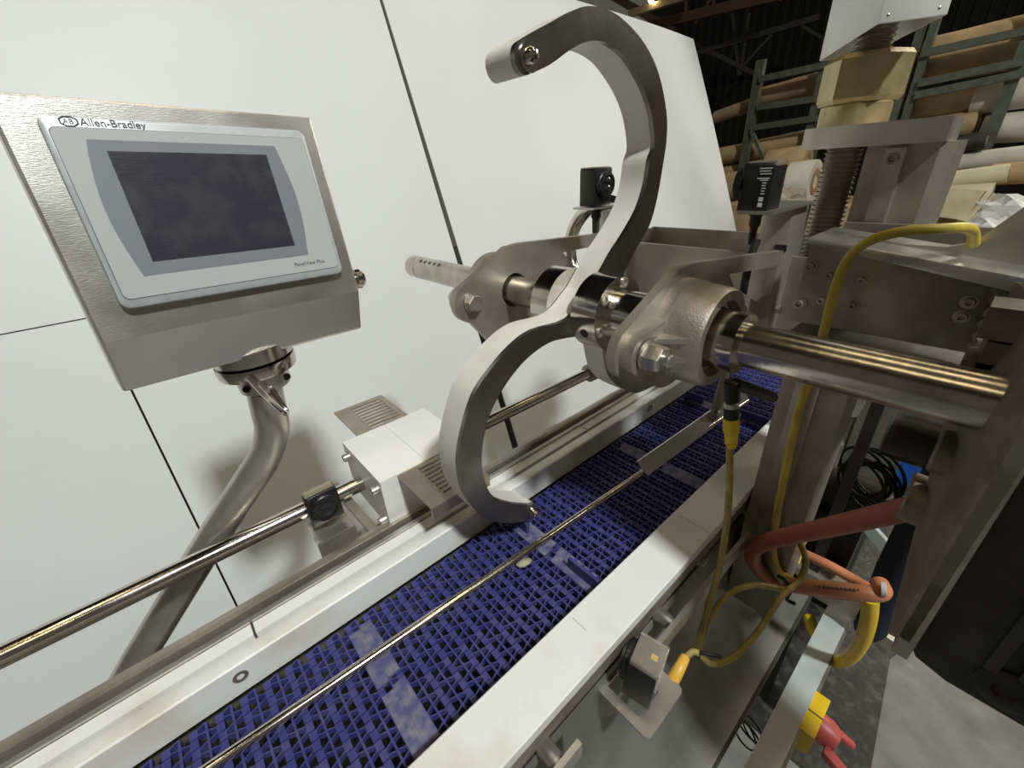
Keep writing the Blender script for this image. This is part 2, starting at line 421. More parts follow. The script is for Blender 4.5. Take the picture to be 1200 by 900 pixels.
# ------------------------------------------------------------------ upper side rod, white block, slotted plates
ur = thing('side_rod', 'long round steel rod running beside the conveyor at left', 'rod', (.2, .65, .955))
e0, e1 = at(0, 770, y=.65), at(697, 434, y=.65)
d = (e1 - e0).normalized()
MB().cyl(e0 - d*.25, e1, .0142, 24).build('rod', polished, ur)
MB().lathe(e1 - d*.03, d, [(.016, 0), (.024, .003), (.024, .026), (.021, .03)], 24).build('end_collar', darksteel, ur)
MB().lathe(e1, d, [(.0245, 0), (.0245, .04)], 24).build('red_bushing', red, ur)
blk = thing('plastic_block', 'stained white plastic block with slotted steel plates on the side rod', 'block', (.25, .62, .91))
bx0, bx1, by0, by1, bz0, bz1 = .163, .335, .547, .705, .912, 1.0185
MB().box((bx0, by0, bz0), (.246, by1, bz1), .004).build('block_half', blockwhite, blk)
MB().box((.2468, by0, bz0), (bx1, by1, bz1-.0006), .004).build('block_half', blockwhite, blk)
for y, z in ((.682, 1.000), (.562, .998), (.565, .930), (.69, .93)):
    MB().caphead((bx0+.002, y, z), (-1, 0, 0), .0075, .014).build('cap_screw', steel, blk)
def slotted(lo, hi):
    x0, x1 = .193, .300
    holes = []; n = 8; ya, yb = lo + .012, hi - .012
    for i in range(n):
        yy = ya + (yb - ya)*(i + .2)/n; w = (yb - ya)/n*.58
        holes.append([(x0 + .032, yy), (x1 - .012, yy), (x1 - .012, yy + w), (x0 + .032, yy + w)])
    return MB().plate([(x0, lo), (x1, lo), (x1, hi), (x0, hi)], holes, 'z', 1.0135, 1.0165)
tanplate = mat('tan_steel', (.56, .48, .38), .42, .9, .2, 20, .1, 200)
slotted(.440, by0 + .004).build('slotted_plate', tanplate, blk)
slotted(by1 - .004, .832).build('slotted_plate', tanplate, blk)
MB().box((.193, .440, .996), (.300, .443, 1.0135)).build('plate_flange', tanplate, blk)
MB().hull8([(.120,.705,.93),(.135,.705,.93),(.150,.572,.900),(.135,.572,.900)], [(.120,.705,.942),(.135,.705,.942),(.150,.572,.912),(.135,.572,.912)]).build('link_bar', darksteel, blk)
MB().box((.118, .566, .895), (.166, .582, .912), .001).build('foot', steel, blk)
MB().cyl((.125, .580, .915), (.125, .566, .915), .008, 14).build('foot_bolt', steel, blk)

# small square tab on the rail
tb = thing('square_tab', 'small square steel tab standing on the far rail', 'bracket', (.577, .57, .91))
MB().box((.560, .574, .870), (.5955, .578, .9135), .001).build('tab', brushed, tb)
MB().cyl((.59, .574, .885), (.59, .5565, .885), .006, 12).build('stud', steel, tb)

# ------------------------------------------------------------------ photo eyes
def label_lines(face, parent, rows):
    pass
def photo_eye(name, label, c, n, up, w, h, dep, lid=True, cable=True, lensr=None):
    """c centre of the body; n lens direction; up; w width across, h height, dep depth along n"""
    n = Vector(n).normalized(); up = Vector(up).normalized(); s = up.cross(n).normalized(); c = Vector(c)
    M = Matrix((( s.x, up.x, n.x, c.x), (s.y, up.y, n.y, c.y), (s.z, up.z, n.z, c.z), (0, 0, 0, 1)))
    t = thing(name, label, 'sensor', c - up*h/2)
    poly = [(-w/2, -h/2), (w/2, -h/2), (w/2, h/2 - .004), (w/2 - .004, h/2), (-w/2 + .004, h/2), (-w/2, h/2 - .004)]
    MB().prism(poly, 'z', -dep/2, dep/2, .0012, M).build('body', black, t)
    if lid: MB().prism([(-w/2+.003, h/2-.006), (w/2-.003, h/2-.006), (w/2-.003, h/2+.0012), (-w/2+.003, h/2+.0012)], 'z', -dep/2-.001, dep/2-.004, .001, M).build('top_window', clear_lid, t)
    lr = lensr or w*.46; lc = Vector((0, h*.06, dep/2))
    m = MB().lathe((0, 0, 0), (0, 0, 1), [(lr, -.001), (lr, .006), (lr*.93, .0075), (lr*.93, .011), (lr*.72, .012), (lr*.70, .0095), (0, .0095)], 32, cap=False)
    for k in range(24):
        a = 2*PI*k/24
        m.box((lr*math.cos(a)-.0006, lr*math.sin(a)-.0006, 0), (lr*math.cos(a)+.0006, lr*math.sin(a)+.0006, .006))
    m.bm.transform(M @ Matrix.Translation(lc)); lens_ring = m.build('lens_ring', black, t)
    for sg in (-1, 1):
        g = MB().lathe((0, 0, 0), (0, 0, 1), [(lr*.44, 0), (lr*.40, .0018), (lr*.2, .0035), (0.0002, .0040)], 20, cap=False)
        for v in g.bm.verts: v.co.y *= .55
        g.bm.transform(M @ Matrix.Translation(lc + Vector((0, sg*lr*.30, .0095)))); g.build('lens', lensglass, lens_ring)
    if cable:
        g = MB().lathe((0, 0, 0), (0, 0, -1), [(.010, 0), (.011, .006), (.008, .010), (.008, .022), (.0055, .026), (.0045, .05)], 16)
        g.bm.transform(M @ Matrix.Rotation(-PI/2, 4, 'X') @ Matrix.Identity(4)) if False else None
        for v in g.bm.verts:
            q = v.co.copy(); v.co = c - up*h/2 + s*q.x + n*q.y + up*q.z
        g.build('cable_gland', blackrub, t)
    return t, M
clear_lid = mat('smoked_lid', (.30, .26, .18), .2, .3)
lensglass = mat('lens_glass', (.02, .02, .022), .08, 0, spec=.8)
# left one on the side rod bracket, faces the belt
c = at(379, 592, y=.612)
t, M = photo_eye('photo_eye', 'black photo eye clipped in front of the side rod, round lens facing the belt', (c.x, .612, c.z + .002), (0, -1, 0), (0, 0, 1), .050, .058, .020, cable=False)
br = thing('sensor_bracket', 'bent steel bracket under the photo eye at the side rod', 'bracket', (.085, .6, .86))
MB().box((.055, .583, .9335), (.117, .645, .9365), .001).build('shelf', steel, br)
MB().box((.055, .580, .80), (.117, .583, .9365), .001).build('upright', darksteel, br)
# the pair above the shaft
t, M = photo_eye('photo_eye', 'black photo eye on the far post, lens facing the camera side', (.748, .603, 1.405), (0, -1, 0), (0, 0, 1), .052, .070, .040)
m_ = MB().tube([Vector((.748, .603, 1.33)), Vector((.748, .603, 1.27)), Vector((.748, .605, 1.2)), Vector((.75, .60, 1.05))], .0045, 10); m_.build('cable', blackrub, t)
MB().box((.712, .578, 1.365), (.82, .632, 1.3685), .0005).build('base_plate', steel, t)
t, M = photo_eye('photo_eye', 'black photo eye with white printed label on the near post', (.722, .274, 1.404), (0, 1, 0), (0, 0, 1), .046, .064, .042, lensr=.025)
m_ = MB()
for k, (a, b, z) in enumerate(((.4, .95, .92), (.4, .9, .86), (.45, .95, .80), (.35, .9, .70), (.5, .85, .66), (.62, .8, .60), (.62, .78, .54), (.62, .8, .48), (.62, .78, .42), (.62, .8, .36))):
    y0 = .254 + (1-b)*.030; y1 = .254 + (1-a)*.030; z0 = 1.374 + z*.058
    m_.box((.6985, y0, z0), (.6995, y1, z0 + .0013))
for k in range(2): m_.box((.6985, .2605, 1.378 + k*.0075), (.6995, .2665, 1.3835 + k*.0075))
m_.build('label_print', whiteink, t)
m_ = MB().tube([(.722, .266, 1.33), at(880, 300, y=.268), at(873, 330, y=.27), at(868, 360, y=.28)], .006, 10); m_.build('cable', blackrub, t)
MB().box((.69, .240, 1.3685), (.86, .290, 1.3725), .0005).build('base_plate', steel, t)
# lower one in its bracket beside the right rail
bz = .822
br = thing('sensor_bracket', 'folded steel bracket holding the lowest photo eye, bottom centre right', 'bracket', (.3, .15, .80))
MB().plate(rrect(.262, .107, .345, .197, .008), [rrect(.275, .128, .318, .178, .003)], 'z', bz, bz + .004).build('shelf', brushed, br)
MB().box((.262, .1935, .755), (.345, .197, bz)).build('flange', steel, br)
MB().prism([(.15, bz), (.195, bz), (.195, .735), (.19, .735)], 'x', .262, .265).build('gusset', steel, br)
sc = Vector((.307, .146, .866))
t, M = photo_eye('photo_eye', 'black photo eye with clear lid and orange plug in the lower bracket', sc, (-.25, .95, .1), (.15, 0, 1), .050, .058, .036, lid=False, cable=False, lensr=.025)
m_ = MB().prism(rrect(-.024, .002, .024, .034, .004), 'z', -.021, .016, .001); m_.bm.transform(M); m_.build('clear_cover', clear, t)
m_ = MB().box((-.004, .022, -.012), (.004, .030, -.004)); m_.bm.transform(M); m_.build('indicator', amber, t)
a = at(792, 800, z=.835)
m_ = MB().tube([at(783, 805, x=.34), at(795, 785, x=.36), at(803, 770, x=.38)], lambda u: .0095 - .003*u, 12); m_.build('orange_plug', amber, t)

# ------------------------------------------------------------------ hook wheel on its shaft
CX, CZ = .4835, 1.2555
A1o=[(608,48),(626,37),(650,24),(672,12),(690,7),(712,11),(734,26),(756,52),(772,86),(781,130),(781.5,160),(778,187),(770,233),(760,267),(742,298)]
A1i=[(618,88),(644,76),(666,60),(684,50),(700,47.6),(714,52),(730,64),(744,84),(756,108),(764,136),(767,170),(762,187),(757,217),(747,247),(730,277),(717,297)]
A2o=[(695,358),(665,374),(625,387),(599,406),(574,435),(555,464),(542.5,505),(537,541),(542,574),(555,596),(572,609),(600,613),(624,608)]
A2i=[(690,392),(665,396),(643,402),(618,420),(596,446),(577,479),(568,508),(564.5,541),(570,569),(580,583),(600,590),(622,592)]
YH = .385
def pxz(p): q = at(p[0], p[1], y=YH); return Vector((q.x, q.z))
def tip(a, b, k=7):
    """half-round end from point a to b"""
    c = (a + b)/2; v = a - c; n = Vector((-v.y, v.x)); out = []
    for i in range(1, k):
        t = PI*i/k; out.append(c + v*math.cos(t) + n*math.sin(t)*.8)
    return out
def arm_poly(outer, inner):       # outer: hub -> tip, inner: tip -> hub
    o = catmull(outer, 4); i = catmull(inner, 4)
    a, b = o[-1], i[0]
    t1 = tip(a, b); dirn = (o[-1] - o[-3])
    if (t1[len(t1)//2] - (a+b)/2).dot(dirn) < 0: t1 = [((a+b) - p) for p in t1][::-1]
    t1 = [p for p in t1]
    return o + t1 + i
ctr = Vector((CX, CZ))
hubp = lambda ang, r=.030: ctr + Vector((math.cos(math.radians(ang)), math.sin(math.radians(ang))))*r
o1 = [pxz(p) for p in A1o[::-1]]; i1 = [pxz(p) for p in A1i]
o2 = [pxz(p) for p in A2o][1:]; i2 = [pxz(p) for p in A2i[::-1]]
arm1 = arm_poly([hubp(-20)] + o1, i1 + [hubp(110)])
arm2 = arm_poly([hubp(110)] + o2, i2 + [hubp(255)])
def rot2(p, a):
    a = math.radians(a); d = p - ctr; return ctr + Vector((d.x*math.cos(a) - d.y*math.sin(a), d.x*math.sin(a) + d.y*math.cos(a)))
arm3 = [rot2(p, 111) for p in arm2]
hw = thing('transfer_wheel', 'three armed wheel of big curved steel hooks with white lining on a long polished shaft', 'hook', (CX, .4, CZ))
dark_face = mat('hook_face_steel', (.30, .28, .255), .34, 1, .3, 14, .1, 160, rvar=.1)
tips = []
for poly in (arm1, arm2, arm3):
    a = MB().prism([tuple(p) for p in poly], 'y', YH, YH + .0065).build('hook_arm', dark_face, hw)
    l = MB().prism([tuple(p) for p in poly], 'y', YH + .0068, YH + .047).build('hook_lining', hookwhite, hw)
    tag(l, 'white plastic lining')
for p, q in (((620, 67), 1), ((625, 600), .55)):
    c = pxz(p); c3 = (c.x, YH, c.y)
    r = .0088 if q == 1 else .0068
    MB().lathe(c3, (0, -1, 0), [(r*1.55, -.001), (r*1.55, .0022), (r, .0022), (r, .004), (r*.75, .008), (r*.42, .009), (r*.42, .005), (0, .005)], 24, cap=False).build('button_screw', polished, hw)
c = rot2(pxz((618, 601)), 111)
MB().lathe((c.x, YH, c.y), (0, -1, 0), [(.014, -.001), (.014, .0022), (.0105, .004), (.008, .008), (0.0003, .009)], 24, cap=False).build('button_screw', darksteel, hw)
# shaft
sh = MB()
sh.lathe((CX, .93, CZ), (0, -1, 0), [(.0232, 0), (.0248, .002), (.0248, .038), (.0238, .039), (.0238, .040), (.0248, .041), (.0248, .966)], 40)
sh.build('shaft', shaft_steel, hw)
m_ = MB()
for k in range(5):
    y = .868 - k*.019
    dd = Vector((-.55, 0, .84)).normalized()
    m_.lathe(Vector((CX, y, CZ)) + dd*.0235, dd, [(.0042, 0), (.0042, .0016), (.0030, .0017), (0.0002, .0010)], 12, cap=False)
m_.build('drilled_holes', blackrub, hw)['kind'] = 'stuff'
MB().ring((CX, .352, CZ), (0, 1, 0), .054, .0249, -.010, .033, 48).build('hub_flange', polished, hw)
MB().ring((CX, .432, CZ), (0, 1, 0), .054, .0249, .001, .036, 48).build('hub_flange', polished, hw)
MB().ring((CX, .30, CZ), (0, 1, 0), .036, .0249, -.006, .042, 40).build('hub_sleeve', polished, hw)
for k in range(6):
    a = math.radians(20 + 60*k)
    MB().caphead((CX + .045*math.cos(a), .3425, CZ + .045*math.sin(a)), (0, -1, 0), .0075, .003).build('hub_screw', darksteel, hw)
for k in range(3):
    a = math.radians(200 + 120*k); dd = Vector((math.cos(a), 0, math.sin(a)))
    MB().lathe(Vector((CX, .362, CZ)) + dd*.0535, dd, [(.0065, 0), (.0065, .0012), (.005, .0012), (0.0002, .0004)], 14, cap=False).build('set_screw', blackrub, hw)
MB().ring((CX, .17, CZ), (0, 1, 0), .035, .0249, 0, .05, 40).build('lock_collar', polished, hw)
dd = Vector((-.75, 0, -.3)).normalized()
MB().lathe(Vector((CX, .186, CZ)) + dd*.0345, dd, [(.0055, 0), (.0055, .0015), (.0035, .0015), (0.0002, .0002)], 14, cap=False).build('set_screw', darksteel, hw)
MB().tube([(CX + .0262*math.cos(2*PI*k/40), -.034 + .003*math.sin(k*2.3), CZ + .0262*math.sin(2*PI*k/40)) for k in range(41)], .0032, 6, 0).build('weld_bead', brownsteel, hw)

# bearings
def bearing(name, label, ypl, sgn, ang):
    """flange bearing bolted on a plate face at y=ypl, body pointing to sgn*y"""
    t = thing(name, label, 'bearing', (CX, ypl, CZ))
    R1, R2, L = .060, .026, .096
    pts = []
    ca, sa = math.cos(ang), math.sin(ang)
    for cc, rr, a0, a1 in ((0, .064, 28, 152), (-L, R2, 112, 248), (0, .064, 208, 332), (L, R2, -68, 68)):
        for i in range(9):
            a = math.radians(a0 + (a1 - a0)*i/8); x, z = cc + rr*math.cos(a), rr*math.sin(a)
            pts.append((CX + x*ca - z*sa, CZ + x*sa + z*ca))
    MB().plate(pts, [circle(CX, CZ, .045)], 'y', ypl, ypl + sgn*.016).build('flange', cast, t)
    MB().lathe((CX, ypl, CZ), (0, sgn, 0), [(.064, .010), (.0615, .026), (.060, .052), (.057, .057), (.046, .057), (.044, .044), (.040, .042), (.038, .048), (.0365, .048)], 44, cap=False).build('housing', cast, t)
    for s in (-1, 1):
        bx, bzz = CX + s*L*ca, CZ + s*L*sa
        m = MB()
        for off in (-.012, .012):
            o2 = Vector((-sa, 0, ca))*off
            b0 = Vector((bx, ypl + sgn*.018, bzz)) + o2 - Vector((s*ca, 0, s*sa))*.012; b1 = Vector((CX + s*.055*ca, ypl + sgn*.050, CZ + s*.055*sa)) + o2
            e = Vector((CX + s*.045*ca, ypl + sgn*.012, CZ + s*.045*sa)) + o2
            w = Vector((-sa, 0, ca))*.003
            m.hull8([b0 - w, e - w, b1 - w], [b0 + w, e + w, b1 + w])
        m.build('rib', cast, t)
        MB().hexbolt((bx, ypl + sgn*.018, bzz), (0, sgn, 0), .0155, .019, .007, washer=.017).build('hex_nut', steel, t)
        MB().hexbolt((bx, ypl - sgn*.0125, bzz), (0, -sgn, 0), .0150, .011, washer=.017).build('bolt_head', steel, t)
    return t
YN, YF = .252, .565
bearing('flange_bearing', 'cast two bolt flange bearing facing the camera on the near plate', YN, -1, 0)
bearing('flange_bearing', 'cast flange bearing behind the far plate by the drilled shaft end', YF + .012, 1, 0)

# ------------------------------------------------------------------ support frame: plates, posts, beam
sf = thing('hook_stand', 'welded stainless frame of bearing plates, posts and a trough beam', 'frame', (.82, .4, 1.17))
def arm_plate(y0, y1, xe, ztop, rb):
    L = .096; pts = []
    # lower left lobe
    for i in range(9):
        a = math.radians(130 + 130*i/8); pts.append((CX - L + .034*math.cos(a), CZ + .034*math.sin(a)))
    for i in range(9):
        a = math.radians(248 + 50*i/8); pts.append((CX + rb*math.cos(a), CZ - .005 + rb*math.sin(a)))
    for i in range(7):
        a = math.radians(-60 + 60*i/6); pts.append((CX + L + .03*math.cos(a), CZ + .034*math.sin(a)))
    pts += [(CX + L + .06, CZ - .005), (xe - .07, CZ - .06), (xe, CZ - .07), (xe, ztop)]
    pts += [(CX + .02, CZ + .078), (CX - .015, CZ + .076), (CX - .035, CZ + .066)]
    hole = [(CX + .125, CZ + .045), (xe - .045, ztop - .020), (xe - .025, ztop - .020), (xe - .025, CZ - .03), (xe - .06, CZ - .035), (CX + .150, CZ + .022)]
    bore = circle(CX, CZ, .030, 28)
    bl = circle(CX - L, CZ, .007, 12)
    return MB().plate(pts, [hole, bore, bl], 'y', y0, y1)
arm_plate(YF, YF + .012, .755, 1.318, .112).build('bearing_plate', plate_steel, sf)
arm_plate(YN, YN + .012, .815, 1.300, .075).build('bearing_plate', plate_steel, sf)
MB().prism([(.752,.572),(.752,.612),(.83,.612),(.83,.572)], 'z', 1.02, 1.362, .003).build('post', steel, sf)
m_ = MB().prism([(.806,.250),(.806,.296),(.884,.296),(.884,.250)], 'z', 1.10, 1.3685, .003); m_.build('post', plate_steel, sf)
MB().box((.8045, .249, 1.299), (.8065, .267, 1.310)).build('slot', blackrub, sf)
MB().box((.7505, .573, 1.317), (.7525, .579, 1.326)).build('slot', blackrub, sf)
MB().box((.845, .20, 1.13), (.852, .66, 1.285), .001).build('beam_wall', plate_steel, sf)
MB().box((1.06, .20, 1.13), (1.067, .66, 1.287), .001).build('beam_wall', plate_steel, sf)
MB().box((.852, .653, 1.13), (1.06, .66, 1.285)).build('beam_end', plate_steel, sf)
MB().box((.852, .20, 1.13), (1.06, .653, 1.137)).build('beam_floor', darksteel, sf)
MB().hexbolt((.815, .246, 1.20), (0, -1, 0), .008, .008).build('hex_bolt', steel, sf)
MB().box((.815, .20, 1.135), (.845, .252, 1.155), .002).build('lug', steel, sf)
# bolted end plate
bp = [(.700,.188,1.335),(.700,-.012,1.305),(.700,-.006,1.222),(.700,.190,1.222)]
MB().hull8(bp, [(p[0]+.012, p[1], p[2]) for p in bp], .001).build('bolt_plate', darksteel, sf)
MB().hull8([(.690,.190,1.334),(.675,-.016,1.302),(.80,-.016,1.302),(.80,.190,1.334)], [(.690,.190,1.342),(.675,-.016,1.318),(.80,-.016,1.318),(.80,.190,1.342)], .001).build('top_flange', steel, sf)
for px, py, r in ((950,312,.0085),(937,356,.0085),(973,322,.006),(1011,328,.006),(963,352,.006),(1000,358,.006),(1136,354,.0075),(1127,371,.0075)):
    p = at(px, py, x=.700)
    MB().caphead(p, (-1, 0, 0), r*.72, .007).lathe(p, (-1, 0, 0), [(r*1.05, 0), (r*1.05, .0015)], 18).build('cap_screw', plate_steel, sf)
MB().tube([(.697, -.002 + .002*math.sin(k*1.9), 1.305 - k*.0042) for k in range(20)], .0045, 6, 2).build('weld_bead', brownsteel, sf)
MB().prism([(.697,.190),(.66,.02),(.64,-.02),(.80,-.02),(.80,.19)], 'z', 1.196, 1.202).build('shelf_plate', grimy, sf)
gp = [(.150,1.342),(.095,1.333),(.056,1.333),(.040,1.338),(.030,1.348),(.020,1.362),(.008,1.380),(-.03,1.40),(-.06,1.40),(-.03,1.30),(.150,1.30)]
MB().prism(gp, 'x', .742, .752, .001).build('gusset', plate_steel, sf)
MB().box((.85, -.06, 1.27), (.858, .19, 1.3425), .001).build('rear_plate', darksteel, sf)
# leg column
MB().box((.66, .088, .665), (.75, .170, 1.196), .003).build('column', darksteel, sf)
MB().box((.655, .120, .95), (.66, .150, 1.17), .001).build('cover_strip', plate_steel, sf)
MB().box((.945, .070, .0), (.962, .090, 1.19), .003).build('rear_column', blacksteel, sf)

# ------------------------------------------------------------------ lead screw, nut, slide column
ls = thing('lead_screw', 'upright threaded screw with big hexagonal bronze nut behind the frame', 'screw', (.93, .222, 1.2))
def threaded(cx, cy, z0, z1, r, d, pitch, n=36, per=6):
    m = MB(); rows = int((z1 - z0)/pitch*per); R = []
    for j in range(rows + 1):
        z = z0 + j*pitch/per; ring = []
        for i in range(n):
            ph = (j/per + i/n) % 1.0
            rr = r - d*(abs(ph - .5)*2)
            a = 2*PI*i/n; ring.append(m.bm.verts.new((cx + rr*math.cos(a), cy + rr*math.sin(a), z)))
        R.append(ring)
    for A, B in zip(R, R[1:]):
        for i in range(n): m.bm.faces.new((A[i], A[(i+1) % n], B[(i+1) % n], B[i]))
    m.bm.faces.new(R[0][::-1]); m.bm.faces.new(R[-1]); return m
SX, SY = .925, .235
threaded(SX, SY, 1.20, 1.63, .0265, .0050, .0072, 32, 4).build('thread', darksteel, ls, smooth=False)
MB().lathe((SX, SY, 1.476), (0, 0, 1), [(.046, 0), (.046, .028), (.044, .030)], 40).build('nut_collar', bronze, ls)
m_ = MB().lathe((0, 0, 0), (0, 0, 1), [(.050, 0), (.0545, .006), (.0545, .056), (.050, .062)], 6)
m_.bm.transform(Matrix.Translation((SX, SY, 1.506)) @ Matrix.Rotation(math.radians(-6), 4, 'Z')); m_.build('hex_nut', bronze, ls, smooth=False)
sl = thing('slide_column', 'heavy steel slide column with top plate beside the threaded screw', 'column', (.93, .15, 1.2))
m_ = MB().plate([(.852,.262),(.866,.280),(1.0,.280),(1.0,.112),(.852,.106)], [circle(SX, SY, .030)], 'z', 1.4465, 1.476); m_.build('top_plate', plate_steel, sl)
MB().box((.885, .113, 1.0), (.99, .196, 1.4465), .003).build('column', plate_steel, sl)
MB().box((.868, .146, 1.0), (.885, .170, 1.442), .002).build('guide_strip', steel, sl)
MB().prism([(.885,.113),(.90,.098),(.99,.098),(.99,.113)], 'z', 1.0, 1.4465).build('side_rib', darksteel, sl)
for px, py in ((1046, 186), (1014, 269)):
    p = at(px, py, x=.868); MB().caphead(p, (-1, 0, 0), .0075, .004).build('cap_screw', darksteel, sl)
# white cap
A_, B_, C_ = at(960, 72, z=1.588), at(1029, 28, z=1.588), at(1110, 17, z=1.588)
D_ = A_ + C_ - B_
ctrc = (A_ + C_)/2
cap = thing('screw_cover', 'white plastic box cap over the top of the threaded screw', 'cap', (ctrc.x, ctrc.y, 1.588))
cs = [A_, B_, C_, D_]
for i in range(4):
    p, q = cs[i], cs[(i+1) % 4]
    ip, iq = p + (ctrc - p)*.035, q + (ctrc - q)*.035
    up = Vector((0, 0, .17))
    MB().hull8([p, q, iq, ip], [p + up, q + up, iq + up, ip + up], .001).build('side_wall', uhmw, cap)
MB().hull8([p + Vector((0,0,.06)) + (ctrc-p)*.05 for p in cs], [p + Vector((0,0,.066)) + (ctrc-p)*.05 for p in cs]).build('inner_plate', uhmw, cap)
for u in (.12, .86):
    p = B_ + (C_ - B_)*u + Vector((0, 0, .008)); nn = (C_ - B_).cross(Vector((0, 0, 1))).normalized()
    if nn.dot(ctrc - p) > 0: nn = -nn
    MB().lathe(p - nn*.001, nn, [(.0022, 0), (.0018, .0012), (.0008, .0018)], 12).build('rivet', steel, cap)

# ------------------------------------------------------------------ carriage at right
ca = thing('carriage', 'dark steel carriage hanging at the right edge', 'machine', (.5, -.1, 1.0))
t0, t1 = at(1200, 489, x=.41), at(1046, 742, x=.41)
b0, b1 = at(1112, 470, x=.56), at(1040, 742, x=.43)
b2 = at(1190, 330, x=.66); t2 = at(1260, 395, x=.41)
th = Vector((0, -.012, 0))
MB().hull8([t1, t0, t2, b2, b0, b1], [p + th for p in (t1, t0, t2, b2, b0, b1)]).build('face_plate', brownsteel, ca)
zb = 1.008
MB().box((.410, -.052, zb + .012), (.46, -.040, 1.75), .001).build('edge_strip', darksteel, ca)
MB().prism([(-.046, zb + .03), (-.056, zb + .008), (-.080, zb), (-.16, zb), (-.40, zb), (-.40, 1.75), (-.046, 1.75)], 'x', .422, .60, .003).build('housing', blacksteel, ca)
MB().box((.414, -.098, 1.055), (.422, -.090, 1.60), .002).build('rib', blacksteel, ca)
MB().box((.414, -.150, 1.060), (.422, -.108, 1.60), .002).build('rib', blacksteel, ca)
p = at(1182, 812, x=.42)
MB().lathe(p + Vector((.004, 0, 0)), (-1, 0, 0), [(.021, 0), (.021, .004), (.017, .006), (.010, .006), (.008, .003), (0, .003)], 30, cap=False).build('plug', blacksteel, ca)
for px, py, x, r, L in ((1122, 535, .50, .021, .035), (1090, 597, .50, .021, .045), (1086, 572, .53, .012, .03)):
    p = at(px, py, x=x)
    MB().cyl(p + Vector((0, L*.45, 0)), p + Vector((0, -L*.55 - .01, 0)), r, 20, .002).build('pipe_stub', brownsteel, ca)
for px, py in ((1184, 375), (1180, 415), (1150, 435)):
    p = at(px, py, x=.55); MB().box(p + Vector((-.02, -.02, -.014)), p + Vector((.02, .015, .014)), .003).build('block', brownsteel, ca)

# ------------------------------------------------------------------ control panel
T = Vector((-.028, .6162, 1.5195)); U = Vector((.99286, .11053, -.04494)); V = Vector((-.02192, -.20121, -.97930))
U.normalize(); V = (V - U*U.dot(V)).normalized(); N = U.cross(V)       # N points away from the viewer
if N.y < 0: N = -N
T = T + N*.011
def L3(u, v, n): return T + U*u + V*v - N*n
PM = Matrix(((U.x, -V.x, -N.x, T.x), (U.y, -V.y, -N.y, T.y), (U.z, -V.z, -N.z, T.z), (0, 0, 0, 1)))   # local: x right, y up, z out
hp = thing('control_panel', 'stainless operator panel with grey screen bezel on a bent pipe post', 'control panel', (.07, .66, 1.24))
side = [(.0195, 0), (-.207, 0), (-.263, -.026), (-.263, -.12), (.0195, -.12)]   # (up, out)
m_ = MB().hull8([PM @ Vector((-.0275, y, z)) for y, z in side], [PM @ Vector((.2605, y, z)) for y, z in side], .003); m_.build('enclosure', brushed, hp, ang=12)
def pp_(poly, z0, z1, name, m, bev=0, parent=hp):
    g = MB().prism(poly, 'z', z0, z1, bev); g.bm.transform(PM); return g.build(name, m, parent)
bez = pp_(rrect(-.001, -.179, .2405, 0, .009), 0, .011, 'bezel', gray_b, .003)
pp_(rrect(.0045, -.1695, .2355, -.0105, .006), .0110, .0118, 'bezel_face', gray_l, parent=bez)
pp_(rrect(.0040, -.1700, .2360, -.0100, .006), .0108, .0112, 'seam_line', inkm, parent=bez)
gl = [(.0275, -.0205)] + [(.0275 + (.1985-.0275)*i/8, -.0205) for i in range(1, 8)] + [(.1985, -.0205)]
k = 10
gl += [(.1985 + .008*math.sin(PI*i/k), -.0205 - (.149-.0205)*i/k) for i in range(1, k)]
gl += [(.1995, -.149), (.027, -.149)]
gl += [(.027 - .008*math.sin(PI*i/k), -.149 + (.149-.0205)*i/k) for i in range(1, k)]
pp_(gl, .0117, .0121, 'screen_surround', gray_m, parent=bez)
pp_([(.0390,-.136),(.186,-.136),(.186,-.0305),(.0390,-.0305)], .0120, .0124, 'screen', screen, parent=bez)
text('Allen-Bradley', .0092, .0003, PM @ Matrix.Translation((.028, -.0085, .0112)), inkm, bez)
text('PanelView Plus', .0065, .0002, PM @ Matrix.Translation((.178, -.1615, .0119)), inkm, bez)
m_ = MB().plate(circle(0, 0, .0048, 8, PI/8), [circle(0, 0, .0038, 8, PI/8)], 'z', 0, .0005)
m_.bm.transform(PM @ Matrix.Translation((.0205, -.0055, .0110)) @ Matrix.Diagonal((1.55, 1, 1, 1))); m_.build('emblem', inkm, bez)
text('AB', .0062, .0003, PM @ Matrix.Translation((.0162, -.0076, .0112)), inkm, bez)
kc = L3(.2605, .190, -.035)
MB().lathe(kc, U, [(.009, 0), (.009, .014), (.014, .0145), (.015, .022), (.012, .027)], 24).build('side_latch', polished, hp)
# neck
nk = Vector((.072, .655, 1.246))
MB().lathe(nk, (.03, 0, -1), [(.0500, -.01), (.0500, .008), (.046, .010)], 36).build('neck_flange', polished, hp)
MB().lathe(nk + Vector((0, 0, -.012)), (.03, 0, -1), [(.0505, 0), (.0515, .004), (.050, .016), (.042, .020)], 36).build('clamp_ring', polished, hp)
MB().lathe(nk + Vector((.001, 0, -.030)), (.06, 0, -1), [(.034, 0), (.034, .024), (.032, .026)], 32).build('pipe_collar', steel, hp)
for dx_ in (-.025, .027):
    MB().lathe(nk + Vector((dx_, -.024, -.043)), (dx_*8, -1, 0), [(.005, 0), (.005, .002), (.003, .002), (.001, 0)], 12).build('set_screw', blackrub, hp)
hd = nk + Vector((-.020, -.055, -.018))
MB().tube([hd, hd + Vector((.012, -.006, -.034)), hd + Vector((.025, -.006, -.062)), hd + Vector((.028, .004, -.060)), hd + Vector((.022, .016, -.03))], .0035, 8, 3).build('clamp_lever', polished, hp)
